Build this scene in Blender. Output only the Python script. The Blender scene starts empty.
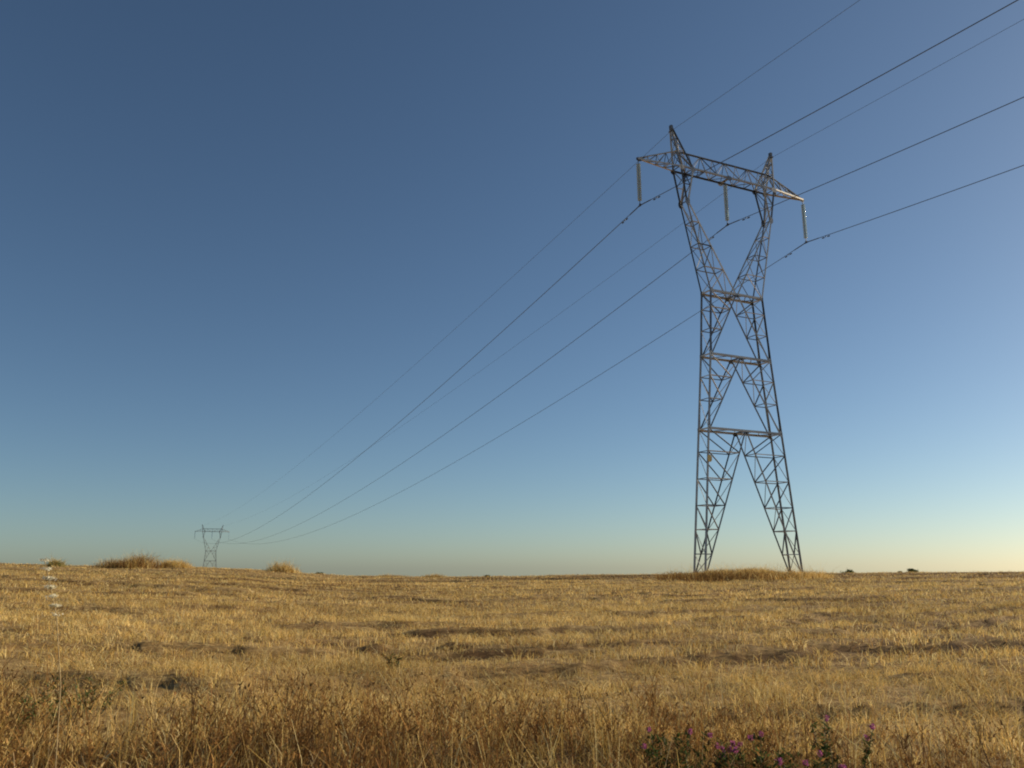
import bpy, math, random
import numpy as np
from mathutils import Vector, Matrix

rng = np.random.default_rng(11)
random.seed(11)
sc = bpy.context.scene
col = sc.collection
R = math.radians

# ------------------------------------------------------------------ camera
CAMZ = 1.6                      # eye height above the ground at the photographer
FPX, PITCH, ROLL = 822.6, 0.22005, -0.0020
cam_d = bpy.data.cameras.new('camera')
cam = bpy.data.objects.new('camera', cam_d)
col.objects.link(cam)
cam_d.sensor_fit = 'HORIZONTAL'
cam_d.sensor_width = 36.0
cam_d.lens = FPX / 1024 * 36.0
cam_d.clip_start = 0.1
cam_d.clip_end = 20000
cam.matrix_world = Matrix.Translation((0, 0, CAMZ)) @ Matrix.Rotation(math.pi / 2 + PITCH, 4, 'X') @ Matrix.Rotation(-ROLL * -1, 4, 'Z')
sc.camera = cam

# ------------------------------------------------------------------ sky, sun, exposure
SUN_AZ, SUN_EL = R(65), R(19)    # azimuth clockwise from the view direction (+Y)
world = bpy.data.worlds.new('World')
sc.world = world
world.use_nodes = True
wn = world.node_tree.nodes
wl = world.node_tree.links
bg = wn['Background']
sky = wn.new('ShaderNodeTexSky')
sky.sky_type = 'NISHITA'
sky.sun_disc = False
sky.sun_elevation = SUN_EL
sky.sun_rotation = SUN_AZ
sky.altitude = 200
sky.air_density = 0.8
sky.dust_density = 0.6
sky.ozone_density = 2.5
st = wn.new('ShaderNodeMix'); st.data_type = 'RGBA'; st.blend_type = 'MULTIPLY'; st.inputs[0].default_value = 1.0
st.inputs[7].default_value = (0.94, 1.01, 1.0, 1)
wl.new(sky.outputs[0], st.inputs[6]); wl.new(st.outputs[2], bg.inputs[0])
bg.inputs[1].default_value = 0.0625

sun_d = bpy.data.lights.new('sun', 'SUN')
sun_d.energy = 5.0
sun_d.angle = R(0.5)
sun_d.color = (1.0, 0.855, 0.635)
sun = bpy.data.objects.new('sun', sun_d)
col.objects.link(sun)
sdir = Vector((math.sin(SUN_AZ) * math.cos(SUN_EL), math.cos(SUN_AZ) * math.cos(SUN_EL), math.sin(SUN_EL)))
sun.rotation_euler = sdir.to_track_quat('Z', 'Y').to_euler()
sun.location = (60, 20, 60)

sc.view_settings.view_transform = 'Standard'
sc.view_settings.look = 'None'
sc.view_settings.gamma = 1.0
sc.view_settings.use_curve_mapping = False
sc.view_settings.exposure = 0.45
sc.render.engine = 'CYCLES'
sc.cycles.filter_width = 2.0            # the lens is a little soft
sc.cycles.max_bounces = 6
sc.cycles.transparent_max_bounces = 4

# ------------------------------------------------------------------ helpers
def tag(o, label=None, cat=None, group=None, kind=None):
    if label: o['label'] = label
    if cat: o['category'] = cat
    if group: o['group'] = group
    if kind: o['kind'] = kind
    return o

def link(o, parent=None):
    col.objects.link(o)
    if parent: o.parent = parent
    return o

def empty(name, loc=(0, 0, 0), rz=0.0):
    o = bpy.data.objects.new(name, None)
    o.empty_display_size = 0.3
    link(o)
    o.location = loc
    o.rotation_euler = (0, 0, rz)
    return o

def copy_tree(o, parent=None):
    c = o.copy()
    link(c)
    if parent: c.parent = parent
    for ch in list(o.children): copy_tree(ch, c)
    return c

class MB:
    """collects plain polygons; build() links them as one mesh object"""
    def __init__(s): s.v, s.f = [], []
    def poly(s, pts, faces):
        n = len(s.v)
        s.v += [tuple(p) for p in pts]
        s.f += [[i + n for i in f] for f in faces]
    def angle(s, p, q, w, hint=(0, 0, 1), t=None):
        """an L-shaped steel section from p to q"""
        p, q = Vector(p), Vector(q)
        a = (q - p)
        if a.length < 1e-6: return
        a.normalize()
        h = Vector(hint)
        u = h - a * h.dot(a)
        if u.length < 1e-4:
            h = Vector((1, 0.3, 0.2)); u = h - a * h.dot(a)
        u.normalize()
        w_ = a.cross(u)
        t = t or max(0.012, w * 0.16)
        sec = [(0, 0), (w, 0), (w, t), (t, t), (t, w), (0, w)]
        o = w * 0.3
        pts = [b + u * (x - o) + w_ * (y - o) for b in (p, q) for x, y in sec]
        fs = [[i, (i + 1) % 6, 6 + (i + 1) % 6, 6 + i] for i in range(6)] + [[5, 4, 3, 2, 1, 0], [6, 7, 8, 9, 10, 11]]
        s.poly(pts, fs)
    def plate(s, c, ax, ay, t=0.014):
        c, ax, ay = Vector(c), Vector(ax), Vector(ay)
        n = ax.cross(ay).normalized() * t / 2
        k = 0.45
        ring = [(-1, -k), (-k, -1), (k, -1), (1, -k), (1, k), (k, 1), (-k, 1), (-1, k)]
        pts = [c + ax * x + ay * y + n * z for z in (-1, 1) for x, y in ring]
        s.poly(pts, [[i, (i + 1) % 8, 8 + (i + 1) % 8, 8 + i] for i in range(8)] + [list(range(7, -1, -1)), list(range(8, 16))])
    def box(s, c, x, y, z):
        cx, cy, cz = c
        pts = [(cx + i * x / 2, cy + j * y / 2, cz + k * z / 2) for k in (-1, 1) for j in (-1, 1) for i in (-1, 1)]
        s.poly(pts, [[0, 2, 3, 1], [4, 5, 7, 6], [0, 1, 5, 4], [2, 6, 7, 3], [0, 4, 6, 2], [1, 3, 7, 5]])
    def tube(s, path, rad, n=6, cap=True):
        path = [Vector(p) for p in path]
        rads = rad if hasattr(rad, '__len__') else [rad] * len(path)
        base = len(s.v)
        for i, p in enumerate(path):
            a = (path[min(i + 1, len(path) - 1)] - path[max(i - 1, 0)]).normalized()
            h = Vector((0, 0, 1)) if abs(a.z) < 0.9 else Vector((1, 0, 0))
            u = (h - a * h.dot(a)).normalized(); w = a.cross(u)
            for k in range(n):
                g = 2 * math.pi * k / n
                s.v.append(tuple(p + (u * math.cos(g) + w * math.sin(g)) * rads[i]))
        for i in range(len(path) - 1):
            for k in range(n):
                s.f.append([base + i * n + k, base + i * n + (k + 1) % n, base + (i + 1) * n + (k + 1) % n, base + (i + 1) * n + k])
        if cap:
            s.f.append([base + k for k in range(n - 1, -1, -1)])
            s.f.append([base + (len(path) - 1) * n + k for k in range(n)])
    def lathe(s, prof, c=(0, 0, 0), n=14):
        base = len(s.v)
        for r, z in prof:
            for k in range(n):
                g = 2 * math.pi * k / n
                s.v.append((c[0] + r * math.cos(g), c[1] + r * math.sin(g), c[2] + z))
        for i in range(len(prof) - 1):
            for k in range(n):
                s.f.append([base + i * n + k, base + i * n + (k + 1) % n, base + (i + 1) * n + (k + 1) % n, base + (i + 1) * n + k])
        s.f.append([base + k for k in range(n - 1, -1, -1)])
        s.f.append([base + (len(prof) - 1) * n + k for k in range(n)])
    def build(s, name, m, parent=None, smooth=False):
        me = bpy.data.meshes.new(name)
        me.from_pydata(s.v, [], s.f)
        me.materials.append(m)
        if smooth:
            for p in me.polygons: p.use_smooth = True
        me.update()
        return link(bpy.data.objects.new(name, me), parent)

def quads_mesh(name, V, Q, C, m, parent=None, tris=None):
    """numpy mesh of quads (and triangles) with a colour per vertex"""
    me = bpy.data.meshes.new(name)
    nq = len(Q); nt = 0 if tris is None else len(tris)
    me.vertices.add(len(V)); me.vertices.foreach_set('co', np.ascontiguousarray(V, np.float32).ravel())
    loops = Q.ravel() if nt == 0 else np.concatenate([Q.ravel(), tris.ravel()])
    me.loops.add(len(loops)); me.loops.foreach_set('vertex_index', loops.astype(np.int32))
    st = np.arange(nq) * 4
    if nt: st = np.concatenate([st, nq * 4 + np.arange(nt) * 3])
    me.polygons.add(nq + nt); me.polygons.foreach_set('loop_start', st.astype(np.int32))
    at = me.color_attributes.new('tint', 'FLOAT_COLOR', 'POINT')
    at.data.foreach_set('color', np.concatenate([C, np.ones((len(C), 1))], 1).astype(np.float32).ravel())
    me.update(calc_edges=True)
    me.materials.append(m)
    return link(bpy.data.objects.new(name, me), parent)

_tab = rng.random((256, 256))
def noise2(x, y):
    xi = np.floor(x).astype(int); yi = np.floor(y).astype(int)
    fx = x - xi; fy = y - yi
    fx = fx * fx * (3 - 2 * fx); fy = fy * fy * (3 - 2 * fy)
    g = lambda a, b: _tab[a & 255, b & 255]
    return (g(xi, yi) * (1 - fx) + g(xi + 1, yi) * fx) * (1 - fy) + (g(xi, yi + 1) * (1 - fx) + g(xi + 1, yi + 1) * fx) * fy
def fbm(x, y, o=3):
    a, s, t = 0.0, 1.0, 0.0
    for i in range(o):
        a = a + s * noise2(x * 2 ** i + 17.3 * i, y * 2 ** i + 5.1 * i); t += s; s *= 0.5
    return a / t

# ------------------------------------------------------------------ materials
def new_mat(name):
    m = bpy.data.materials.new(name); m.use_nodes = True
    nt = m.node_tree
    return m, nt, nt.nodes['Principled BSDF']

def ramp(nt, src, stops):
    r = nt.nodes.new('ShaderNodeValToRGB')
    e = r.color_ramp.elements
    e[0].position, e[0].color = stops[0][0], (*stops[0][1], 1)
    e[1].position, e[1].color = stops[-1][0], (*stops[-1][1], 1)
    for p, c in stops[1:-1]:
        n = e.new(p); n.color = (*c, 1)
    nt.links.new(src, r.inputs[0])
    return r.outputs[0]

def tex_noise(nt, scale, detail=4, rough=0.6, stretch=None):
    c = nt.nodes.new('ShaderNodeTexCoord')
    n = nt.nodes.new('ShaderNodeTexNoise')
    n.inputs['Scale'].default_value = scale
    n.inputs['Detail'].default_value = detail
    n.inputs['Roughness'].default_value = rough
    if stretch:
        mp = nt.nodes.new('ShaderNodeMapping'); mp.inputs['Scale'].default_value = stretch
        nt.links.new(c.outputs['Object'], mp.inputs[0]); nt.links.new(mp.outputs[0], n.inputs['Vector'])
    else:
        nt.links.new(c.outputs['Object'], n.inputs['Vector'])
    return n.outputs['Fac']

def mat_steel():
    """old galvanised angle iron: bars tinted at random as if sunlit or shaded, rust in patches"""
    m, nt, b = new_mat('weathered_galvanised_steel')
    f = tex_noise(nt, 0.9, 6, 0.7)
    g = nt.nodes.new('ShaderNodeNewGeometry')
    c1 = ramp(nt, g.outputs['Random Per Island'], [(0.0, (0.085, 0.10, 0.125)), (0.40, (0.13, 0.145, 0.165)), (0.55, (0.34, 0.345, 0.34)), (0.75, (0.58, 0.56, 0.51)), (1.0, (0.70, 0.62, 0.50))])  # dark and cream tones imitate shaded and sunlit bars
    c2 = ramp(nt, f, [(0.35, (0.80, 0.82, 0.86)), (0.55, (1, 1, 1)), (0.72, (1.0, 0.86, 0.70))])
    mx = nt.nodes.new('ShaderNodeMix'); mx.data_type = 'RGBA'; mx.blend_type = 'MULTIPLY'; mx.inputs[0].default_value = 1
    nt.links.new(c1, mx.inputs[6]); nt.links.new(c2, mx.inputs[7])
    nt.links.new(mx.outputs[2], b.inputs['Base Color'])
    b.inputs['Metallic'].default_value = 0.3
    b.inputs['Roughness'].default_value = 0.5
    return m
def mat_plain(name, c, rough=0.6, metal=0.0, var=0.25, scale=6):
    m, nt, b = new_mat(name)
    f = tex_noise(nt, scale)
    lo = tuple(x * (1 - var) for x in c); hi = tuple(min(1, x * (1 + var)) for x in c)
    nt.links.new(ramp(nt, f, [(0.3, lo), (0.7, hi)]), b.inputs['Base Color'])
    b.inputs['Roughness'].default_value = rough
    b.inputs['Metallic'].default_value = metal
    return m
def mat_leafy(name, trans=0.35):
    """thin dry or green blades: colour from the tint of each blade, some light passes through"""
    m = bpy.data.materials.new(name); m.use_nodes = True
    nt = m.node_tree; nt.nodes.clear()
    out = nt.nodes.new('ShaderNodeOutputMaterial')
    a = nt.nodes.new('ShaderNodeAttribute'); a.attribute_name = 'tint'
    d = nt.nodes.new('ShaderNodeBsdfDiffuse'); t = nt.nodes.new('ShaderNodeBsdfTranslucent')
    mx = nt.nodes.new('ShaderNodeMixShader'); mx.inputs[0].default_value = trans
    nt.links.new(a.outputs['Color'], d.inputs[0]); nt.links.new(a.outputs['Color'], t.inputs[0])
    nt.links.new(d.outputs[0], mx.inputs[1]); nt.links.new(t.outputs[0], mx.inputs[2])
    nt.links.new(mx.outputs[0], out.inputs[0])
    return m
def mat_ground():
    m, nt, b = new_mat('stubble_soil')
    f1 = tex_noise(nt, 0.22, 5, 0.65, (0.45, 1.6, 1))
    f2 = tex_noise(nt, 9.0, 8, 0.75, (0.7, 1.0, 1))
    c1 = ramp(nt, f2, [(0.30, (0.13, 0.078, 0.034)), (0.5, (0.32, 0.21, 0.085)), (0.66, (0.58, 0.42, 0.19))])
    c2 = ramp(nt, f1, [(0.35, (0.70, 0.64, 0.60)), (0.6, (1, 1, 1))])
    mx = nt.nodes.new('ShaderNodeMix'); mx.data_type = 'RGBA'; mx.blend_type = 'MULTIPLY'; mx.inputs[0].default_value = 1
    nt.links.new(c1, mx.inputs[6]); nt.links.new(c2, mx.inputs[7])
    at = nt.nodes.new('ShaderNodeAttribute'); at.attribute_name = 'tint'      # bare soil, with flank shade painted into the ground colour
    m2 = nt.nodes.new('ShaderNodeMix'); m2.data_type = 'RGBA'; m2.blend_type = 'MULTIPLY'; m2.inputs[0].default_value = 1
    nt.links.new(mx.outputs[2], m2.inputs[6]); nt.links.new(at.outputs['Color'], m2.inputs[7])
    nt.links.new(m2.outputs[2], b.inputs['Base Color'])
    b.inputs['Roughness'].default_value = 0.95
    b.inputs['Specular IOR Level'].default_value = 0.1
    bp = nt.nodes.new('ShaderNodeBump'); bp.inputs['Strength'].default_value = 0.7; bp.inputs['Distance'].default_value = 0.05
    nt.links.new(f2, bp.inputs['Height']); nt.links.new(bp.outputs[0], b.inputs['Normal'])
    return m

M_STEEL = mat_steel()
M_CABLE = mat_plain('dull_aluminium_cable', (0.085, 0.092, 0.105), 0.7, 0.0)
M_FIT = mat_plain('dark_fitting', (0.06, 0.058, 0.055), 0.6, 0.2)
M_GLASS = mat_plain('pale_green_insulator_glass', (0.38, 0.54, 0.66), 0.15, 0.0, 0.08)
M_SIGN = mat_plain('yellow_warning_enamel', (0.66, 0.46, 0.14), 0.45)
M_CONC = mat_plain('concrete', (0.33, 0.31, 0.28), 0.9)
M_STRAW = mat_leafy('dry_straw', 0.35)
M_WEED = mat_leafy('dry_weed', 0.25)
M_LEAF = mat_leafy('green_leaf', 0.3)
M_PETAL = mat_leafy('petal', 0.4)
M_BARK = mat_plain('bark', (0.10, 0.075, 0.055), 0.9)
M_GROUND = mat_ground()

# ------------------------------------------------------------------ terrain
# elevation of the visible crest above eye level, by azimuth (tan), read along the skyline
_hx = np.array([-500, 0, 90, 190, 250, 300, 350, 430, 480, 560, 640, 720, 830, 1024, 1500.])
_hy = np.array([561, 564.5, 566.8, 568.3, 570.6, 574, 576.5, 577.8, 577.6, 576.4, 576, 575.8, 575, 574.3, 573.])
_haz = np.arctan((_hx - 512) / 843.0)
_he = (568.0 - _hy) / 843.0 * np.cos(_haz)
def terrain(x, y):
    """height of the smooth field under (x, y); camera stands at the origin on z = 0"""
    r = np.hypot(x, y); az = np.arctan2(x, y)
    e = np.interp(az, _haz, _he)
    back = np.clip((np.abs(az) - 1.2) / 0.6, 0, 1)
    e = e * (1 - back)
    s = e + 0.0258
    z = s * r
    k = np.clip(r - 58, 0, 17)
    z = z - 0.0016 * k * k
    far = np.clip(r - 75, 0, None)
    slope = np.where(r > 75, -(s + 0.034), 0) + np.where(r > 75, s - 0.0544 + 0.0544 - s, 0)
    z = z - far * 0.0544                      # past the crest: same tangent as the crest's end
    f2 = np.clip(r - 520, 0, None)
    z = np.where(r > 75, z + (0.0204 - s) * far, z)   # falls 3.4 % everywhere
    z = z + f2 * 0.026
    return z
def shelf(x, y):
    """0..1: long low shelves of earth and straw left by the harvester, lying across the view"""
    u = x * 0.98 + y * 0.20; v = -x * 0.20 + y * 0.98
    w = v + 1.2 * fbm(u * 0.10, v * 0.05 + 4, 2)
    n = fbm(u * 0.17 + 3, w * 0.66 + 9, 3) + 0.16 * (fbm(x * 1.3, y * 1.3, 2) - 0.5)
    t = np.clip((n - 0.50) / 0.045, 0, 1)
    f = np.clip((fbm(u * 0.42 + 21, w * 1.9 + 5, 2) - 0.52) / 0.07, 0, 1)       # narrower ruts between them
    return t * t * (3 - 2 * t) + 0.45 * f * f * (3 - 2 * f)
def relief(x, y):
    """shelves, ruts and clods, only near enough to matter"""
    r = np.hypot(x, y)
    m = fbm(x * 0.9, y * 0.9, 3) - 0.5
    fade = np.clip((110 - r) / 50, 0, 1) * np.clip((r - 3) / 5, 0.1, 1)
    return (shelf(x, y) * 0.09 + m * 0.10) * fade
def gz(x, y): return terrain(x, y) + relief(x, y)

def bare_shade(x, y):
    """0..1: the broken flanks of the shelves on the side towards the road, without straw and darkened to stand for their shade"""
    a = shelf(x, y); b = shelf(x + 0.05, y + 0.28)
    big = fbm(x * 0.11 + 7, y * 0.13 + 2, 2)
    return np.clip((b - a) * 2.2, 0, 1) * np.clip((big - 0.40) * 6, 0.12, 1)

def build_ground():
    rr = np.concatenate([[0.6], np.geomspace(1.2, 25, 150), np.linspace(25.3, 80, 240), np.geomspace(81, 520, 50), np.geomspace(560, 7000, 30)])
    fine = np.linspace(-0.95, 0.95, 560)
    coarse = np.linspace(0.95, 2 * math.pi - 0.95, 60)[1:-1]
    aa = np.concatenate([fine, coarse])
    A, RR = np.meshgrid(aa, rr)
    X = RR * np.sin(A); Y = RR * np.cos(A); Z = gz(X, Y)
    n, m = RR.shape
    V = np.stack([X, Y, Z], -1).reshape(-1, 3)
    i, j = np.meshgrid(np.arange(n - 1), np.arange(m), indexing='ij')
    j2 = (j + 1) % m
    Q = np.stack([i * m + j, (i + 1) * m + j, (i + 1) * m + j2, i * m + j2], -1).reshape(-1, 4)[:, ::-1]
    V = np.vstack([V, [[0, 0, float(gz(np.array(0.0), np.array(0.1)))]]])
    c = len(V) - 1
    jj = np.arange(m)
    T = np.stack([np.full(m, c), jj, (jj + 1) % m], -1)[:, ::-1]
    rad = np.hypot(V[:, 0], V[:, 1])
    soil_shade = np.maximum(bare_shade(V[:, 0], V[:, 1]) * np.clip((120 - rad) / 40, 0, 1), np.clip((8.5 - rad) / 3, 0, 1) * 0.8)[:, None]  # painted shade: shelf flanks facing the camera and the dark between front weeds
    o = quads_mesh('field', V, Q, (1 - soil_shade) * np.ones(3) + soil_shade * np.array([0.36, 0.30, 0.28]), M_GROUND, tris=T)
    o.data.polygons.foreach_set('use_smooth', np.ones(len(o.data.polygons), bool))
    tag(o, kind='structure')
build_ground()

# ------------------------------------------------------------------ the near pylon's frame of reference
TX, TY, TZ, YAW = 16.938, 60.271, CAMZ - 0.465, 0.4513
H = 34.0
Z1, Z2, Z3, ZK, ZB, ZT = 10.24, 15.83, 20.79, 27.73, 30.49, 31.95
ATIP, ASH, APK, AK = 8.294, 4.70, 5.04, 4.19
A0, A1, A2, A3 = 4.47, 3.425, 2.866, 2.4926
B0, B1, B2, B3, BK, BX = 0.60, 0.566, 0.557, 0.537, 0.40, 0.50
LI = 3.70

def lerp(a, b, t): return tuple(a[i] + (b[i] - a[i]) * t for i in range(3))

def make_pylon(name):
    root = empty(name)
    WL, WK, WS, WT = 0.11, 0.075, 0.068, 0.052      # leg, main brace, strut, lacing widths
    F = (0, 1, 0)
    levels = [(0.0, A0, B0), (Z1, A1, B1), (Z2, A2, B2), (Z3, A3, B3)]
    fracs = [[0, 0.135, 0.30, 0.465, 0.65, 0.84, 1], [0, 0.40, 0.71, 1], [0, 0.40, 0.74, 1]]
    # four corner legs
    for sx in (-1, 1):
        for sy in (-1, 1):
            m = MB()
            for k in range(3):
                z0, a0, b0 = levels[k]; z1, a1, b1 = levels[k + 1]
                m.angle((sx * a0, sy * b0, z0 - (0.25 if k == 0 else 0)), (sx * a1, sy * b1, z1 + 0.1), WL, (-sx, 0, 0))
                m.plate((sx * a1 - sx * 0.06, sy * (b1 + 0.03), z1), (0.15, 0, 0), (0, 0, 0.22), 0.016)
            m.build('leg', M_STEEL, root)
            f = MB(); f.lathe([(0.34, -0.5), (0.34, 0.0), (0.27, 0.12), (0.2, 0.16)], (sx * A0, sy * B0, -0.12), 12)
            f.build('footing', M_CONC, root)
    # K braces with their lacing, panel by panel and side by side
    for k in range(3):
        z0, a0, b0 = levels[k]; z1, a1, b1 = levels[k + 1]
        fr = fracs[k]; n = len(fr) - 1
        for sx in (-1, 1):
            m = MB()
            outer = {sy: [lerp((sx * a0, sy * b0, z0), (sx * a1, sy * b1, z1), t) for t in fr] for sy in (-1, 1)}
            inner = {sy: [lerp((sx * a0 - sx * 0.12, sy * b0, z0), (0.0 + sx * 0.05, sy * b1, z1), t) for t in fr] for sy in (-1, 1)}
            for sy in (-1, 1):
                m.angle(inner[sy][0], inner[sy][n], WK, (sx, 0, 0))
                for i in range(1, n):
                    m.angle(outer[sy][i], inner[sy][i], WS, (0, sy, 0.2))
                for i in range(n):
                    if k == 0 and i == 0: continue
                    m.angle(outer[sy][i + 1], inner[sy][i], WS if i else WT, (0, sy, 0.3))
                m.plate((sx * 0.08, sy * (b1 + 0.035), z1 - 0.08), (0.15, 0, 0), (0, 0, 0.16), 0.016)
            for i in range(1, n):
                m.angle(outer[-1][i], outer[1][i], WT, (0, 0, 1)); m.angle(inner[-1][i], inner[1][i], WT, (0, 0, 1))
            for i in range(n):
                m.angle(outer[1][i + 1], outer[-1][i], WT, (sx, 0, 0))
                m.angle(inner[-1][i + 1], inner[1][i], WT, (sx, 0, 0))
            m.build('leg_bracing', M_STEEL, root)
    # three horizontal beams
    for z, a, b in levels[1:]:
        m = MB()
        for sy in (-1, 1):
            m.angle((-a, sy * b, z), (a, sy * b, z), 0.15, (0, -sy, 0))
        for x in (-a, 0.0, a): m.angle((x, -b, z + 0.01), (x, b, z + 0.01), 0.09, (0, 0, 1))
        N = 6
        for i in range(N):
            x0 = -a + 2 * a * i / N; x1 = -a + 2 * a * (i + 1) / N
            s = 1 if i % 2 else -1
            m.angle((x0, s * b, z + 0.015), (x1, -s * b, z + 0.015), WT, (0, 0, 1))
        m.build('horizontal_beam', M_STEEL, root)
    # the two arms of the window
    JO, JI = 4.65, 3.50
    fr = [0, 0.265, 0.52, 0.77, 1.0]
    for sx in (-1, 1):
        m = MB()
        outer = {sy: [lerp((sx * A3, sy * B3, Z3), (sx * AK, sy * BK, ZK), t) for t in fr] for sy in (-1, 1)}
        inner = {sy: [lerp((sx * 0.08, sy * B3, Z3), (sx * (AK - 0.12), sy * BK, ZK), t) for t in fr] for sy in (-1, 1)}
        for sy in (-1, 1):
            m.angle(outer[sy][0], outer[sy][4], WK, (sx, 0, 0)); m.angle(inner[sy][0], inner[sy][4], WK, (-sx, 0, 0))
            for i in range(1, 4): m.angle(outer[sy][i], inner[sy][i], WS, (0, sy, 0.2))
            for i in range(4):
                if i < 3: m.angle(outer[sy][i], inner[sy][i + 1], WS, (0, sy, 0.3))
            m.plate((sx * (AK - 0.05), sy * (BK + 0.03), ZK), (0.22, 0, 0), (0, 0, 0.3), 0.016)
            jo, ji = (sx * JO, sy * BX, ZB), (sx * JI, sy * BX, ZB)
            m.angle(outer[sy][4], jo, 0.10, (sx, 0, 0)); m.angle((sx * (AK - 0.12), sy * BK, ZK), ji, 0.10, (-sx, 0, 0))
            po, pi = lerp(outer[sy][4], jo, 0.5), lerp(outer[sy][4], ji, 0.5)
            m.angle(po, pi, WT, (0, sy, 0)); m.angle(po, ji, WT, (0, sy, 0))
            m.plate((jo[0] - sx * 0.03, sy * (BX + 0.03), ZB - 0.08), (0.24, 0, 0), (0, 0, 0.2), 0.016)
            m.plate((ji[0] + sx * 0.03, sy * (BX + 0.03), ZB - 0.08), (0.24, 0, 0), (0, 0, 0.2), 0.016)
        for i in range(1, 5):
            m.angle(outer[-1][i], outer[1][i], WT, (0, 0, 1))
            if i < 4: m.angle(inner[-1][i], inner[1][i], WT, (0, 0, 1))
        for i in range(4):
            m.angle(outer[1][i + 1], outer[-1][i], WT, (sx, 0, 0)); m.angle(inner[-1][i + 1], inner[1][i], WT, (sx, 0, 0))
        for jx in (JO, JI):
            m.angle((sx * AK, BK, ZK), (sx * (AK + jx) / 2, -(BK + BX) / 2, (ZK + ZB) / 2), WT, (sx, 0, 0))
            m.angle((sx * (AK + jx) / 2, -(BK + BX) / 2, (ZK + ZB) / 2), (sx * jx, BX, ZB), WT, (sx, 0, 0))
        m.build('window_arm', M_STEEL, root)
    # crossarm: two bottom chords, one top chord, tapering to the tips
    m = MB()
    for sy in (-1, 1):
        m.angle((-JO, sy * BX, ZB), (JO, sy * BX, ZB), 0.12, (0, -sy, 0))
        for sx in (-1, 1): m.angle((sx * JO, sy * BX, ZB), (sx * ATIP, 0.03 * sy, ZB), 0.11, (0, -sy, 0))
    m.angle((-ASH, 0, ZT), (ASH, 0, ZT), 0.13, (0, 0.7, -0.7))
    for sx in (-1, 1): m.angle((sx * ASH, 0, ZT), (sx * ATIP, 0, ZB + 0.04), 0.11, (0, 0.7, -0.7))
    N = 8
    xs = [-ASH + 2 * ASH * i / N for i in range(N + 1)]
    for i in range(N):
        s = 1 if i % 2 else -1
        m.angle((xs[i], s * BX, ZB), (xs[i + 1], -s * BX, ZB), WT, (0, 0, 1))
        for sy in (-1, 1):
            if i % 2: m.angle((xs[i], sy * BX, ZB), (xs[i + 1], 0, ZT), WT, (0, sy, 0))
            else: m.angle((xs[i], 0, ZT), (xs[i + 1], sy * BX, ZB), WT, (0, sy, 0))
    for x in xs[1:-1]:
        for sy in (-1, 1): m.angle((x, sy * BX, ZB), (x, 0, ZT), 0.055, (0, sy, 0))
        m.angle((x, -BX, ZB), (x, BX, ZB), 0.055, (0, 0, 1))
    for sx in (-1, 1):                                 # lacing of the tapering ends
        L = ATIP - ASH
        q = [0, 0.26, 0.5, 0.74]
        def bt(t, sy): return (sx * (ASH + L * t), sy * BX * (1 - t), ZB)
        def tp(t): return (sx * (ASH + L * t), 0, ZT + (ZB - ZT) * t)
        for i in range(4):
            t0 = q[i]; t1 = q[i + 1] if i < 3 else 0.93
            for sy in (-1, 1):
                m.angle(bt(t0, sy), tp(t0), 0.055, (0, sy, 0)); m.angle(tp(t0), bt(t1, sy), 0.055, (0, sy, 0))
            m.angle(bt(t0, -1), bt(t0, 1), 0.055, (0, 0, 1)); m.angle(bt(t0, -1), bt(t1, 1), 0.055, (0, 0, 1))
        m.plate((sx * (ATIP - 0.12), 0, ZB - 0.03), (0.24, 0, 0), (0, 0, 0.16), 0.03)
    m.angle((0, -BX, ZB - 0.03), (0, BX, ZB - 0.03), 0.13, (0, 0, -1))
    m.plate((0, BX + 0.035, ZB - 0.05), (0.26, 0, 0), (0, 0, 0.2), 0.016); m.plate((0, -BX - 0.035, ZB - 0.05), (0.26, 0, 0), (0, 0, 0.2), 0.016)
    m.build('crossarm', M_STEEL, root)
    # earth-wire peaks
    for sx in (-1, 1):
        m = MB()
        apex = (sx * APK, 0, H - 0.15)
        base = [(sx * JO, -BX, ZB), (sx * JO, BX, ZB), (sx * JI, BX, ZB), (sx * JI, -BX, ZB)]
        for b_ in base: m.angle(b_, (apex[0] + (0.05 if b_[0] * sx < 4 * 1 else -0.05) * -sx, 0.06 * (1 if b_[1] > 0 else -1), apex[2]), 0.095, (sx, 0, 0))
        for t in (0.42, 0.72):
            ring = [lerp(b_, apex, t) for b_ in base]
            for i in range(4): m.angle(ring[i], ring[(i + 1) % 4], 0.055, (0, 0, 1))
        for t0, t1 in ((0.02, 0.42), (0.42, 0.72), (0.72, 0.93)):
            lo = [lerp(b_, apex, t0) for b_ in base]; hi = [lerp(b_, apex, t1) for b_ in base]
            for i in range(4): m.angle(lo[i], hi[(i + 1) % 4], 0.055, (0, 0, 1))
        m.box((sx * APK, 0, H - 0.12), 0.20, 0.24, 0.30)
        m.box((sx * APK, 0, H - 0.42), 0.16, 0.5, 0.07)
        m.build('earth_wire_peak', M_STEEL, root)
    # warning plate on a leg facing the field
    m = MB()
    t = 0.785
    px = -(A0 + (A1 - A0) * t)
    m.plate((px + 0.05, -(B0 + (B1 - B0) * t) - 0.13, Z1 * t), (0.20, 0, 0), (0, 0, 0.26), 0.012)
    m.build('warning_plate', M_SIGN, root)
    return root

pylon = make_pylon('transmission_pylon')
pylon.location = (TX, TY, TZ); pylon.rotation_euler.z = YAW
tag(pylon, 'tall grey steel lattice pylon with a forked body standing in the stubble field', 'pylon', 'steel lattice pylons of the power line')
FX, FY, FZ, FYAW = -153.8, 428.0, CAMZ - 12.0, 0.432
pylon2 = copy_tree(pylon)
pylon2.location = (FX, FY, FZ); pylon2.rotation_euler.z = FYAW
tag(pylon2, 'tiny distant lattice pylon half sunk behind the crest of the field')

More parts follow.
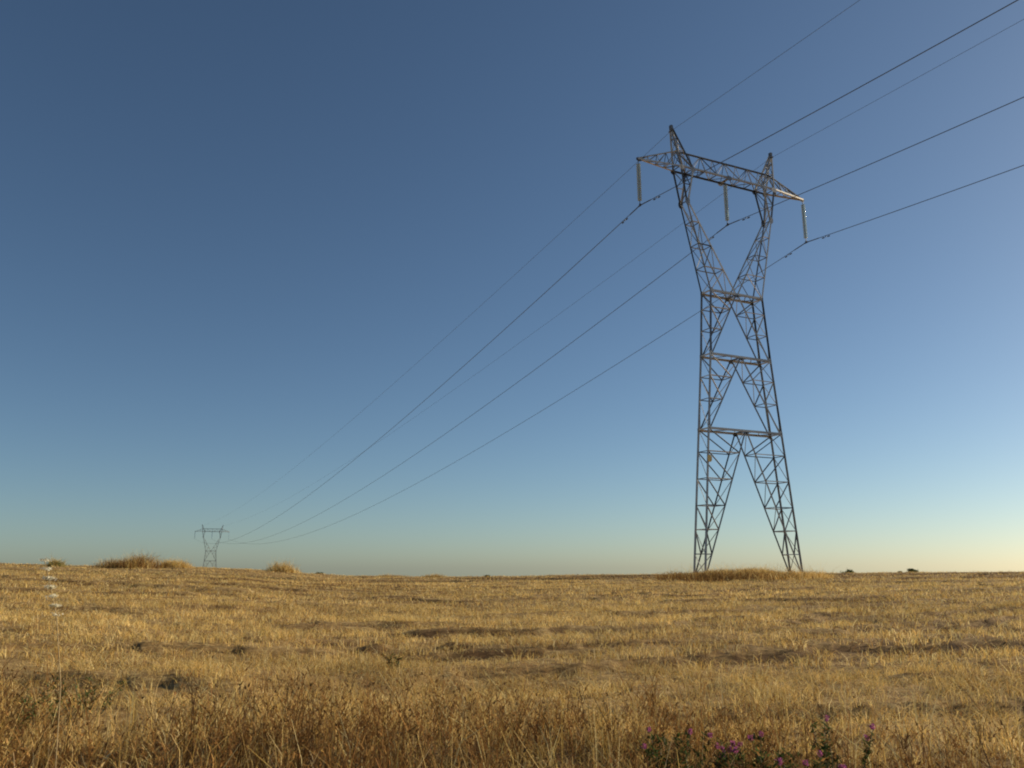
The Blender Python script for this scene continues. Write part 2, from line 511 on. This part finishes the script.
def on(T, L, z, far=False):
    x, y, zz, a = (FX, FY, FZ, FYAW) if far else (TX, TY, TZ, YAW)
    return Vector((x + T * math.cos(a) - L * math.sin(a), y + T * math.sin(a) + L * math.cos(a), zz + z))

# ------------------------------------------------------------------ insulator strings
def make_string(name):
    root = empty(name)
    m = MB()
    m.tube([(0, 0, 0.0), (0, 0, -0.30)], 0.03, 8)
    m.tube([(-0.06, 0, -0.02), (0.06, 0, -0.02)], 0.035, 8)
    m.build('shackle', M_FIT, root)
    n, pitch = 20, 0.151
    d = None
    for i in range(n):
        z = -0.30 - i * pitch
        if d is None:
            m = MB(); m.lathe([(0.045, 0.0), (0.055, -0.045), (0.11, -0.055), (0.168, -0.095), (0.165, -0.115), (0.07, -0.105), (0.045, -0.15)], (0, 0, 0), 16)
            d = m.build('insulator_disc', M_GLASS, root, True); d.location = (0, 0, z)
        else:
            c = d.copy(); link(c, root); c.location = (0, 0, z)
    m = MB()
    zb = -0.30 - n * pitch
    m.tube([(0, 0, zb + 0.02), (0, 0, -LI + 0.05)], 0.028, 8)
    m.tube([(0, -0.22, -LI), (0, -0.1, -LI - 0.03), (0, 0.1, -LI - 0.03), (0, 0.22, -LI)], [0.03, 0.06, 0.06, 0.03], 8)
    m.box((0, 0, -LI + 0.05), 0.05, 0.16, 0.14)
    m.build('suspension_clamp', M_FIT, root)
    return root
st0 = make_string('insulator_string')
GRP_I = 'insulator strings hanging from the crossarms'
places = [(-ATIP + 0.05, False, "glass insulator string below the large pylon's crossarm tip that looks higher"),
          (0.0, False, "glass insulator string hanging in the window of the large pylon, between its two arms"),
          (ATIP - 0.05, False, "glass insulator string below the large pylon's crossarm tip that looks lower"),
          (-ATIP + 0.05, True, "faint insulator string under the crossarm tip of the distant pylon away from the wires"),
          (0.0, True, "faint insulator string in the middle of the distant pylon's window"),
          (ATIP - 0.05, True, "faint insulator string under the crossarm tip of the distant pylon towards the large one")]
for i, (T, far, lab) in enumerate(places):
    o = st0 if i == 0 else copy_tree(st0)
    o.location = on(T, 0, ZB - 0.08, far); o.rotation_euler.z = FYAW if far else YAW
    tag(o, lab, 'insulator', GRP_I)

# ------------------------------------------------------------------ wires
SPAN = math.hypot(FX - TX, FY - TY)
def wire_pts(T, z, c_far, s_near, c_near):
    A = on(T, 0, z); B = on(T, 0, z, True)
    pts = []
    n1 = 60
    for i in range(n1):
        d = 260 * (1 - i / n1) ** 1.6
        p = on(T, -d, z); p.z = A.z + s_near * d + c_near * d * d
        pts.append(p)
    n2 = 90
    for i in range(n2 + 1):
        t = (i / n2) ** 1.3
        p = A.lerp(B, t); d = t * SPAN
        p.z = A.z + (B.z - A.z) * t - c_far * d * (SPAN - d)
        pts.append(p)
    return pts, n1
def near_far(pts, k, dist):
    """point on the wire at a distance from the clamp, towards the camera (dist < 0) or the far pylon"""
    acc = 0; i = k
    st = 1 if dist > 0 else -1
    while acc < abs(dist):
        seg = (pts[i + st] - pts[i]).length
        if acc + seg >= abs(dist): return pts[i].lerp(pts[i + st], (abs(dist) - acc) / seg)
        acc += seg; i += st
def make_wire(name, T, z, rad, c_far, s_near, c_near, label, cat, group, damp):
    pts, k = wire_pts(T, z, c_far, s_near, c_near)
    m = MB(); m.tube(pts, rad, 6)
    w = m.build(name, M_CABLE, None, True)
    tag(w, label, cat, group)
    if damp:
        m = MB()
        pp = [near_far(pts, k, d) for d in (-1.35, -0.7)] + [pts[k]] + [near_far(pts, k, d) for d in (0.7, 1.35)]
        m.tube(pp, rad + 0.012, 8); m.build('armour_rod', M_FIT, w, True)
        for d in (-2.1, 2.1):
            c = near_far(pts, k, d); e = near_far(pts, k, d * 1.2)
            a = (e - c).normalized()
            m = MB()
            o = Vector((0, 0, -0.12))
            m.tube([c + Vector((0, 0, rad)), c + o], 0.03, 6)
            m.tube([c + o - a * 0.36, c + o + a * 0.36], 0.012, 6)
            for s in (-1, 1): m.tube([c + o + a * s * 0.16, c + o + a * s * 0.2, c + o + a * s * 0.36, c + o + a * s * 0.40], [0.03, 0.052, 0.048, 0.03], 8)
            m.build('vibration_damper', M_FIT, w)
    return w
ZC = ZB - 0.08 - LI - 0.01
GC, GE = 'conductors of the power line', 'thin earth wires above the conductors'
make_wire('conductor_wire', -ATIP + 0.05, ZC, 0.027, 2.55e-4, -0.093, 4.2e-4, 'dark power cable clamped below the crossarm tip that looks higher', 'power line', GC, True)
make_wire('conductor_wire', 0, ZC, 0.027, 2.55e-4, -0.093, 4.2e-4, 'dark power cable clamped below the insulator in the pylon window', 'power line', GC, True)
make_wire('conductor_wire', ATIP - 0.05, ZC, 0.027, 2.55e-4, -0.093, 4.2e-4, 'dark power cable clamped below the crossarm tip that looks lower', 'power line', GC, True)
make_wire('earth_wire', -APK, H - 0.42, 0.0135, 1.3e-4, -0.052, 0.8e-4, 'thin faint earth wire running over the higher looking peak of the large pylon', 'earth wire', GE, False)
make_wire('earth_wire', APK, H - 0.42, 0.0135, 1.3e-4, -0.052, 0.8e-4, 'thin faint earth wire running over the lower looking peak of the large pylon', 'earth wire', GE, False)

# ------------------------------------------------------------------ blades of straw and grass
STRAW = np.array([(0.70, 0.50, 0.175), (0.77, 0.58, 0.24), (0.63, 0.42, 0.13), (0.48, 0.305, 0.085), (0.68, 0.50, 0.20), (0.82, 0.67, 0.34)])
BROWN = np.array([(0.24, 0.125, 0.045), (0.17, 0.09, 0.036), (0.31, 0.17, 0.055), (0.12, 0.07, 0.036), (0.36, 0.22, 0.08), (0.26, 0.135, 0.045)])
GREEN = np.array([(0.06, 0.085, 0.025), (0.08, 0.11, 0.035), (0.05, 0.07, 0.025), (0.10, 0.12, 0.04)])

def blades(P, Hh, W, lean, bend, C, az=None, tip=0.35):
    """one narrow bent blade (two quads) per root P"""
    n = len(P)
    az = rng.uniform(0, 2 * math.pi, n) if az is None else az
    fa = rng.uniform(0, 2 * math.pi, n)
    d = np.stack([np.cos(az), np.sin(az), np.zeros(n)], 1)
    s = np.stack([np.cos(fa), np.sin(fa), np.zeros(n)], 1) * (W[:, None] / 2)
    up = np.array([0, 0, 1.0])
    mid = P + up * (Hh * 0.55)[:, None] + d * (Hh * lean * 0.5)[:, None]
    top = P + up * (Hh * (1 - 0.3 * bend))[:, None] + d * (Hh * (lean + bend))[:, None]
    V = np.stack([P - s, P + s, mid + s * 0.8, mid - s * 0.8, top + s * tip, top - s * tip], 1).reshape(-1, 3)
    b = np.arange(n)[:, None] * 6
    Q = np.concatenate([b + np.array([0, 1, 2, 3]), b + np.array([3, 2, 4, 5])], 0)
    return V, Q, np.repeat(C, 6, 0)
def pick(pal, n, jit=0.18):
    c = pal[rng.integers(0, len(pal), n)]
    return np.clip(c * rng.uniform(1 - jit, 1 + jit, (n, 1)) * rng.uniform(0.95, 1.05, (n, 3)), 0, 0.9)
def merge(parts):
    vs, qs, cs, o = [], [], [], 0
    for V, Q, C in parts:
        vs.append(V); qs.append(Q + o); cs.append(C); o += len(V)
    return np.concatenate(vs), np.concatenate(qs), np.concatenate(cs)
def scatter(r0, r1, n, azm=0.80):
    r = np.sqrt(rng.uniform(r0 * r0, r1 * r1, n)); a = rng.uniform(-azm, azm, n)
    return r * np.sin(a), r * np.cos(a)
def rooted(x, y): return np.stack([x, y, gz(x, y) - 0.01], 1)
def build_stubble():
    parts = []
    for r0, r1, n, h, w in ((3.5, 12, 80000, 0.12, 0.005), (12, 26, 130000, 0.12, 0.008), (26, 48, 130000, 0.11, 0.014), (48, 82, 90000, 0.085, 0.022)):
        x, y = scatter(r0, r1, n)
        tuft = fbm(x * 2.2, y * 2.6, 3)
        br = bare_shade(x, y)
        keep = (rng.random(n) < np.clip((tuft - 0.36) * 5.0, 0.06, 1)) & (rng.random(n) > br * 0.9)
        x, y, tuft, br = x[keep], y[keep], tuft[keep], br[keep]
        k = len(x)
        hh = h * rng.uniform(0.5, 1.4, k) * (0.35 + 1.3 * tuft) * (1 - 0.5 * br)
        C = pick(STRAW, k)
        big = fbm(x * 0.09 + 3, y * 0.16, 3)[:, None]
        C = C * (0.72 + 0.56 * big) * (0.62 + 0.76 * fbm(x * 1.5 + 60, y * 1.5, 2)[:, None])
        dark = rng.random(k) < 0.13 + 0.6 * br
        C[dark] = pick(BROWN, dark.sum())
        parts.append(blades(rooted(x, y), hh, w * rng.uniform(0.7, 1.4, k), rng.uniform(0, 1.0, k) ** 1.5, rng.uniform(0, 0.8, k), C))
        # loose straw lying on top, combed into low heaps
        k = int(n * 0.55)
        x, y = scatter(r0, r1, k)
        heap = fbm(x * 1.1 + 50, y * 1.7 + 31, 3); br = bare_shade(x, y)
        keep = (rng.random(k) < np.clip((heap - 0.33) * 4, 0.05, 1)) & (rng.random(k) > br * 0.92)
        x, y, heap = x[keep], y[keep], heap[keep]; k = len(x)
        P = rooted(x, y); P[:, 2] += rng.uniform(0.0, 1.0, k) * (0.03 + 0.22 * np.clip(heap - 0.4, 0, 1))
        L = rng.uniform(0.10, 0.30, k)
        C = pick(STRAW, k) * (0.85 + 0.35 * heap[:, None])
        parts.append(blades(P, L * 0.22, w * rng.uniform(0.7, 1.3, k), rng.uniform(0.8, 3.4, k), rng.uniform(0, 1.0, k), C))
    V, Q, C = merge(parts)
    o = quads_mesh('stubble', V, Q, C, M_STRAW)
    tag(o, 'short golden cereal stubble and loose straw covering the whole field', 'stubble', kind='stuff')
build_stubble()

def weed_plants(x, y, hmin, hmax, pal, heads=True, spread=0.35):
    """branching dry weeds: stem, side twigs and small ragged leaves or seed heads"""
    n = len(x)
    P = rooted(x, y)
    parts = []
    hh = rng.uniform(hmin, hmax, n) * (0.7 + 0.6 * rng.random(n))
    az = rng.uniform(0, 2 * math.pi, n); ln = rng.uniform(0, spread, n)
    base = pick(pal, n)
    parts.append(blades(P, hh, rng.uniform(0.005, 0.010, n), ln, 0.1 * np.ones(n), base, az, 0.6))
    d = np.stack([np.cos(az), np.sin(az), np.zeros(n)], 1)
    for j in range(9):
        t = rng.uniform(0.25, 0.95, n)
        Q0 = P + np.array([0, 0, 1.0]) * (hh * t * 0.97)[:, None] + d * (hh * ln * t * t)[:, None]
        L = hh * rng.uniform(0.12, 0.32, n)
        a2 = rng.uniform(0, 2 * math.pi, n)
        parts.append(blades(Q0, L, rng.uniform(0.003, 0.006, n), rng.uniform(0.3, 1.0, n), rng.uniform(0, 0.4, n), base * rng.uniform(0.8, 1.2, (n, 1)), a2, 0.6))
        if heads:
            e = np.stack([np.cos(a2), np.sin(a2), np.ones(n) * 0.8], 1)
            H0 = Q0 + e * (L * 0.75)[:, None]
            parts.append(blades(H0, rng.uniform(0.012, 0.032, n), rng.uniform(0.007, 0.016, n), rng.uniform(0, 1.2, n), rng.uniform(0, 0.8, n), pick(pal, n, 0.3), None, 0.7))
    return merge(parts)

def in_flowers(x, y):
    a = np.arctan2(x, y)
    return (a > 0.12) & (a < 0.41) & (np.hypot(x, y) < 6.4)

def build_weeds():
    parts = []
    # the uncut margin at the photographer's feet
    n = 17000
    x, y = scatter(3.2, 11.5, n)
    r = np.hypot(x, y)
    hole = fbm(x * 2.1 + 30, y * 2.1 + 6, 2)
    edge = 7.1 + 3.2 * (fbm(x * 0.7, y * 0.7, 2) - 0.5) * 2 + np.clip(-x * 0.25, -0.4, 1.2)
    keep = rng.random(n) < np.clip((edge - r) / 1.8 + 0.1, 0.0, 1) * np.clip((hole - 0.30) * 5, 0.15, 1) * np.where(in_flowers(x, y), 0.3, 1)
    x, y = x[keep], y[keep]
    kind = fbm(x * 1.3 + 8, y * 1.3 + 2, 3) + rng.normal(0, 0.07, len(x))
    a = kind > 0.36                                        # rusty brown, branching
    parts.append(weed_plants(x[a], y[a], 0.18, 0.52, BROWN))
    b = ~a                                                 # bleached, lower and more open
    b &= rng.random(len(x)) < 0.6
    parts.append(weed_plants(x[b], y[b], 0.14, 0.40, STRAW * np.array([0.75, 0.72, 0.75]), True, 0.8))
    k = 3000
    x, y = scatter(3.2, 8.0, k)
    w = ~in_flowers(x, y) | (rng.random(k) < 0.4); x, y = x[w], y[w]; k = len(x)
    parts.append(blades(rooted(x, y), rng.uniform(0.25, 0.62, k), rng.uniform(0.004, 0.008, k), rng.uniform(0, 0.4, k), rng.uniform(0, 0.5, k), pick(STRAW, k) * 0.8))
    # brown strips across the field
    n = 60000
    x, y = scatter(9, 60, n)
    b = bare_shade(x, y); r = np.hypot(x, y)
    keep = rng.random(n) < b * np.clip(0.35 + r / 40, 0, 1)
    x, y, r = x[keep], y[keep], r[keep]
    k = len(x)
    parts.append(blades(rooted(x, y), rng.uniform(0.04, 0.22, k), 0.007 + r * 0.0005, rng.uniform(0, 0.8, k), rng.uniform(0, 0.7, k), pick(BROWN, k)))
    V, Q, C = merge(parts)
    o = quads_mesh('dry_weeds', V, Q, C, M_WEED)
    tag(o, 'brown dead weeds along the front margin and in strips across the stubble', 'weeds', kind='stuff')
build_weeds()

# ------------------------------------------------------------------ tall dry grass round the pylon's feet
def build_pylon_grass():
    n = 30000
    u = rng.normal(0, 0.46, n); v = rng.normal(0, 0.46, n)
    k = (np.hypot(u, v) < 1.0); u, v = u[k], v[k]
    r = 53.5 + v * 8.5; a = 0.266 + u * 5.2 / r
    x = r * np.sin(a); y = r * np.cos(a)
    n = len(x)
    dens = fbm(x * 0.6, y * 0.6, 2)
    k = rng.random(n) < np.clip(dens * 1.7, 0.2, 1); x, y, u, v, dens = x[k], y[k], u[k], v[k], dens[k]
    n = len(x)
    rad = np.hypot(u, v)
    hh = rng.uniform(0.25, 1.0, n) * (0.35 + 0.9 * dens) * np.where(v < 0, 0.85, 0.65) * (1.08 - 0.5 * rad)
    C = pick(STRAW, n) * np.array([0.95, 0.9, 0.85])
    front = np.clip((-v - 0.15) * 3.0, 0, 1) * np.clip(0.85 - u * 0.9, 0.1, 1)  # brown weeds plus the bank's shaded front left, painted in blade colour
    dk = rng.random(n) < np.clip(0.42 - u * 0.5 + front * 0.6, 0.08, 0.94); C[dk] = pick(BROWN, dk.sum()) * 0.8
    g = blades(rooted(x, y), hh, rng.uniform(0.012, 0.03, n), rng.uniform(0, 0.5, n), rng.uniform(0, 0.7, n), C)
    k = 700
    i = rng.integers(0, n, k)
    g2 = blades(rooted(x[i], y[i]), rng.uniform(0.5, 1.05, k), rng.uniform(0.008, 0.015, k), rng.uniform(0, 0.5, k), rng.uniform(0, 0.7, k), pick(STRAW, k))
    V, Q, C = merge([g, g2])
    o = quads_mesh('tall_grass', V, Q, C, M_STRAW)
    tag(o, 'uncut dry grass standing in a low bank round the feet of the large pylon', 'grass', kind='stuff')
build_pylon_grass()

# ------------------------------------------------------------------ weed clumps on the crest
def at(px, r):
    """ground point under a column of the photograph's skyline at distance r"""
    a = math.atan((px - 512) / 843.0)
    return r * math.sin(a), r * math.cos(a)
def clump(name, px, r, wid, hgt, n, mix, label, seed):
    x0, y0 = at(px, r)
    root = empty(name, (x0, y0, float(gz(np.array(x0), np.array(y0)))))
    out = []
    for k, pal, hs, hm in ((n, None, 0.35, 1.0), (n // 5, STRAW, 0.7, 1.5)):
        u = np.clip(rng.normal(0, 0.42, k), -1, 1); v = np.clip(rng.normal(0, 0.42, k), -1, 1)
        lump = 0.55 + 0.9 * noise2(u * 2.3 + seed * 7.7, v * 2.0 + seed)
        x = u * wid / 2; y = v * wid / 3
        hh = hgt * rng.uniform(hs, hm, k) * np.sqrt(np.clip(1.02 - u * u - 0.3 * v * v, 0.02, 1)) * lump
        if pal is None:
            C = pick(STRAW, k) * 0.9; d = rng.random(k) < mix; C[d] = pick(BROWN, d.sum())
            if mix < 0: C = pick(GREEN, k) * 1.5; d = rng.random(k) < 0.5; C[d] = pick(STRAW, d.sum()) * 0.8
        else: C = pick(pal, k)
        z = gz(x0 + x, y0 + y) - root.location.z - 0.02
        w = rng.uniform(0.012, 0.035, k) if pal is None else rng.uniform(0.006, 0.011, k)
        out.append(blades(np.stack([x, y, z], 1), hh, w, rng.uniform(0, 0.6, k), rng.uniform(0, 0.7, k), C))
    V, Q, C = merge(out)
    quads_mesh('foliage', V, Q, C, M_STRAW, root)
    tag(root, label, 'bush', 'dry weed clumps along the crest')
    return root
clump('dry_bush', 130, 60.0, 5.2, 0.88, 2000, 0.72, 'largest brown dry weed clump on the crest beside the distant pylon', 1)
clump('dry_bush', 174, 60.5, 2.8, 0.65, 1200, 0.1, 'low pale straw tuft between the big brown clump and the distant pylon', 2)
clump('dry_bush', 283, 61.0, 3.0, 0.66, 700, 0.12, 'rounded golden dry tuft alone on the sloping crest', 3)
clump('dry_bush', 54, 60.0, 1.6, 0.52, 900, -1, 'small greenish bush on the crest behind the white flower spike', 4)
clump('dry_bush', 389, 66.0, 4.2, 0.22, 900, 0.4, 'flat straw hump on the lowest part of the crest', 5)
clump('dry_bush', 433, 66.0, 2.4, 0.30, 600, 0.4, 'narrow straw hump on the lowest part of the crest', 6)

# ------------------------------------------------------------------ oaks far beyond the crest
def oak(px, r, wid, top_y, label, seed):
    x0, y0 = at(px, r)
    g = float(terrain(np.array(x0), np.array(y0)))
    top = CAMZ + (568 - top_y) / 843.0 * r
    h = top - g
    root = empty('oak_tree', (x0, y0, g))
    m = MB()
    ch = min(h * 0.6, wid * 0.8)
    m.tube([(0, 0, -0.3), (0.05, 0, h * 0.2), (-0.04, 0.06, h - ch * 0.7), (0, 0, h - ch * 0.4)], [wid * 0.06, wid * 0.045, wid * 0.035, wid * 0.02], 8)
    for k in range(5):
        a = k * 1.26 + seed
        m.tube([(0, 0, h - ch * 0.9), (math.cos(a) * wid * 0.2, math.sin(a) * wid * 0.2, h - ch * 0.55), (math.cos(a) * wid * 0.36, math.sin(a) * wid * 0.36, h - ch * 0.4)], [wid * 0.03, wid * 0.02, wid * 0.01], 6)
    m.build('trunk', M_BARK, root)
    n = 3500
    cl = rng.normal(0, 1, (26, 3)); cl /= np.linalg.norm(cl, axis=1)[:, None]; cl *= rng.uniform(0.4, 0.8, (26, 1))
    i = rng.integers(0, 26, n)
    p = cl[i] + rng.normal(0, 0.16, (n, 3))
    P = p * np.array([wid * 0.52, wid * 0.52, ch * 0.5]); P[:, 2] += h - ch * 0.5
    V, Q, C = blades(P, np.full(n, wid * 0.045), np.full(n, wid * 0.05), rng.uniform(0, 2, n), rng.uniform(0, 1, n), pick(GREEN, n), None, 0.6)
    quads_mesh('crown', V, Q, C, M_LEAF, root)
    tag(root, label, 'tree', 'dark oaks beyond the crest')
oak(847.5, 260, 4.0, 570.4, 'flat dark oak crown just clear of the skyline next to the pylon grass', 1)
oak(899, 300, 1.6, 571.2, 'tiny dark oak crown touching the larger rounded one', 2)
oak(911, 280, 3.8, 569.2, 'rounded dark oak crown, the tallest of the three on the skyline', 3)
oak(487, 330, 3.0, 574.8, 'faint dark tree speck on the low middle of the skyline', 4)
oak(319, 180, 2.0, 571.4, 'small dark tree top at the foot of the golden tuft', 5)

# ------------------------------------------------------------------ flower spike in the margin
def squill():
    x0, y0 = at(77, 5.2)
    z0 = float(gz(np.array(x0), np.array(y0)))
    root = empty('flower_spike', (x0, y0, z0))
    top = 1.645 - z0                # its top stands just above eye level
    p = [(0, 0, -0.02), (0.0, 0, 0.45), (-0.02, 0.0, 0.85), (-0.085, 0, top - 0.29), (-0.185, 0.0, top)]
    pts = []
    for i in range(25):
        t = i / 24 * 4; k = min(3, int(t)); f = t - k
        pts.append(lerp(p[k], p[k + 1], f))
    m = MB(); m.tube(pts, [0.0032 - 0.00003 * i for i in range(25)], 6)
    me = m.build('stem', mat_plain('pale_dry_stem', (0.40, 0.29, 0.14), 0.8), root, True)
    for i, dz in enumerate([0, 0.034, 0.08, 0.102, 0.135, 0.152, 0.168, 0.205, 0.222, 0.255, 0.275]):
        h = top - dz
        c = min(pts, key=lambda w: abs(w[2] - h))
        n = 44 if i < 9 else 14
        P = rng.normal(0, 0.009, (n, 3)) * np.array([1.4, 1.4, 0.45])
        C = np.clip(np.array([(0.86, 0.80, 0.62)]) * rng.uniform(0.9, 1.05, (n, 1)), 0, 0.85)
        V, Q, C = blades(P, rng.uniform(0.006, 0.012, n), rng.uniform(0.007, 0.011, n), rng.uniform(0.2, 1.2, n), rng.uniform(0.3, 1, n), C, None, 0.6)
        f = quads_mesh('flower', V, Q, C, M_PETAL, root); f.location = c
    tag(root, 'tall thin pale stalk with small white flowers rising above the skyline', 'flower')
squill()

# ------------------------------------------------------------------ green and flowering plants in the margin
def leafy_plant(name, x0, y0, h, wid, nst, nfl, label, cat, group, gpal=GREEN, leafn=54, dry=0.3):
    z0 = float(gz(np.array(x0), np.array(y0)))
    root = empty(name, (x0, y0, z0))
    ms = MB(); lv = []; tips = []
    for s in range(nst):
        a = rng.uniform(0, 2 * math.pi); sp = rng.uniform(0.15, 1.0) * wid / 2
        hh = h * rng.uniform(0.6, 1.0)
        b = Vector((math.cos(a) * sp * 0.35, math.sin(a) * sp * 0.35, -0.02))
        t = Vector((math.cos(a) * sp, math.sin(a) * sp, hh))
        mid = b.lerp(t, 0.5) + Vector((rng.normal(0, 0.02), rng.normal(0, 0.02), 0.04))
        ms.tube([b, mid, t], [0.004, 0.003, 0.002], 5)
        tips.append(t)
        n = leafn
        tt = rng.uniform(0.2, 1.0, n)
        P = np.array([tuple(b.lerp(mid, q * 2) if q < 0.5 else mid.lerp(t, q * 2 - 1)) for q in tt])
        C = pick(gpal, n, 0.3); d = rng.random(n) < dry; C[d] = pick(BROWN, d.sum())
        P = P + rng.normal(0, 0.012, (n, 3))
        lv.append(blades(P, rng.uniform(0.016, 0.036, n), rng.uniform(0.010, 0.020, n), rng.uniform(0.4, 1.6, n), rng.uniform(0.2, 0.9, n), C, None, 0.5))
    ms.build('stem', mat_stem, root)
    V, Q, C = merge(lv); quads_mesh('foliage', V, Q, C, M_LEAF, root)
    tips.sort(key=lambda t: -t.z)
    tips = tips[:1] + [t for i, t in enumerate(tips) if i % 2 == 0][1:] + tips[1::2]
    for i in range(min(nfl, len(tips))):
        n = 40
        d = rng.normal(0, 1, (n, 3)); d /= np.linalg.norm(d, axis=1)[:, None]
        P = d * np.array([0.0125, 0.0125, 0.014])
        C = np.array([(0.40, 0.12, 0.26)]) * rng.uniform(0.6, 1.35, (n, 1)) * rng.uniform(0.85, 1.15, (n, 3))
        V, Q, C = blades(P, rng.uniform(0.007, 0.014, n), rng.uniform(0.005, 0.008, n), rng.uniform(0, 1.2, n), rng.uniform(0, 0.6, n), C, None, 0.7)
        f = quads_mesh('flower', V, Q, C, M_PETAL, root); f.location = tips[i] + Vector((0, 0, 0.012))
    tag(root, label, cat, group)
mat_stem = mat_plain('green_stem', (0.10, 0.10, 0.045), 0.7)
def px_ground(px, py):
    """point of the field seen at a pixel of the photograph"""
    d = Vector(((px - 512) / FPX, 1, -(py - 384) / FPX))
    c, s = math.cos(PITCH), math.sin(PITCH)
    d = Vector((d.x, d.y * c - d.z * s, d.y * s + d.z * c))
    t = 2.0
    while t < 80:
        p = d * t
        if CAMZ + p.z < float(gz(np.array(p.x), np.array(p.y))): break
        t += 0.05
    return p.x, p.y
GF = 'purple flowered plants at the front margin'
for (px, r, h, wid, nst, nfl, lab) in (
    (664, 5.6, 0.43, 0.62, 14, 4, 'low purple flowered plant at the end of the patch towards the middle of the field'),
    (702, 5.3, 0.43, 0.64, 14, 4, 'dark leafy purple flowered plant second from the middle of the field'),
    (740, 5.5, 0.48, 0.64, 15, 6, 'bushy purple flowered plant in the middle of the patch, with the most flower heads'),
    (780, 5.3, 0.45, 0.62, 13, 4, 'low purple flowered plant just in front of the tallest one'),
    (820, 5.8, 0.58, 0.50, 9, 3, 'tallest purple flowered plant, thin and upright above the others'),
    (838, 5.3, 0.34, 0.44, 8, 2, 'sparse purple flowered plant low at the outer end of the patch')):
    x, y = at(px, r)
    leafy_plant('flowering_plant', x, y, h, wid, nst, nfl, lab, 'plant', GF)
GW = 'green weeds in the dry margin'
for (px, r, h, wid, nst, lab) in (
    (20, 7.4, 0.36, 0.8, 11, 'green leafy weed at the very edge of the picture by the pale stalk'),
    (62, 8.2, 0.36, 0.8, 11, 'green leafy weed right behind the tall pale stalk'),
    (100, 8.6, 0.34, 0.7, 10, 'green leafy weed on the open side of the tall pale stalk'),
    (396, 11.2, 0.20, 0.3, 6, 'small lone green weed in the straw in front of the field')):
    x, y = at(px, r)
    leafy_plant('green_weed', x, y, h, wid, nst, 0, lab, 'weed', GW, GREEN * 1.35, 26, 0.5)
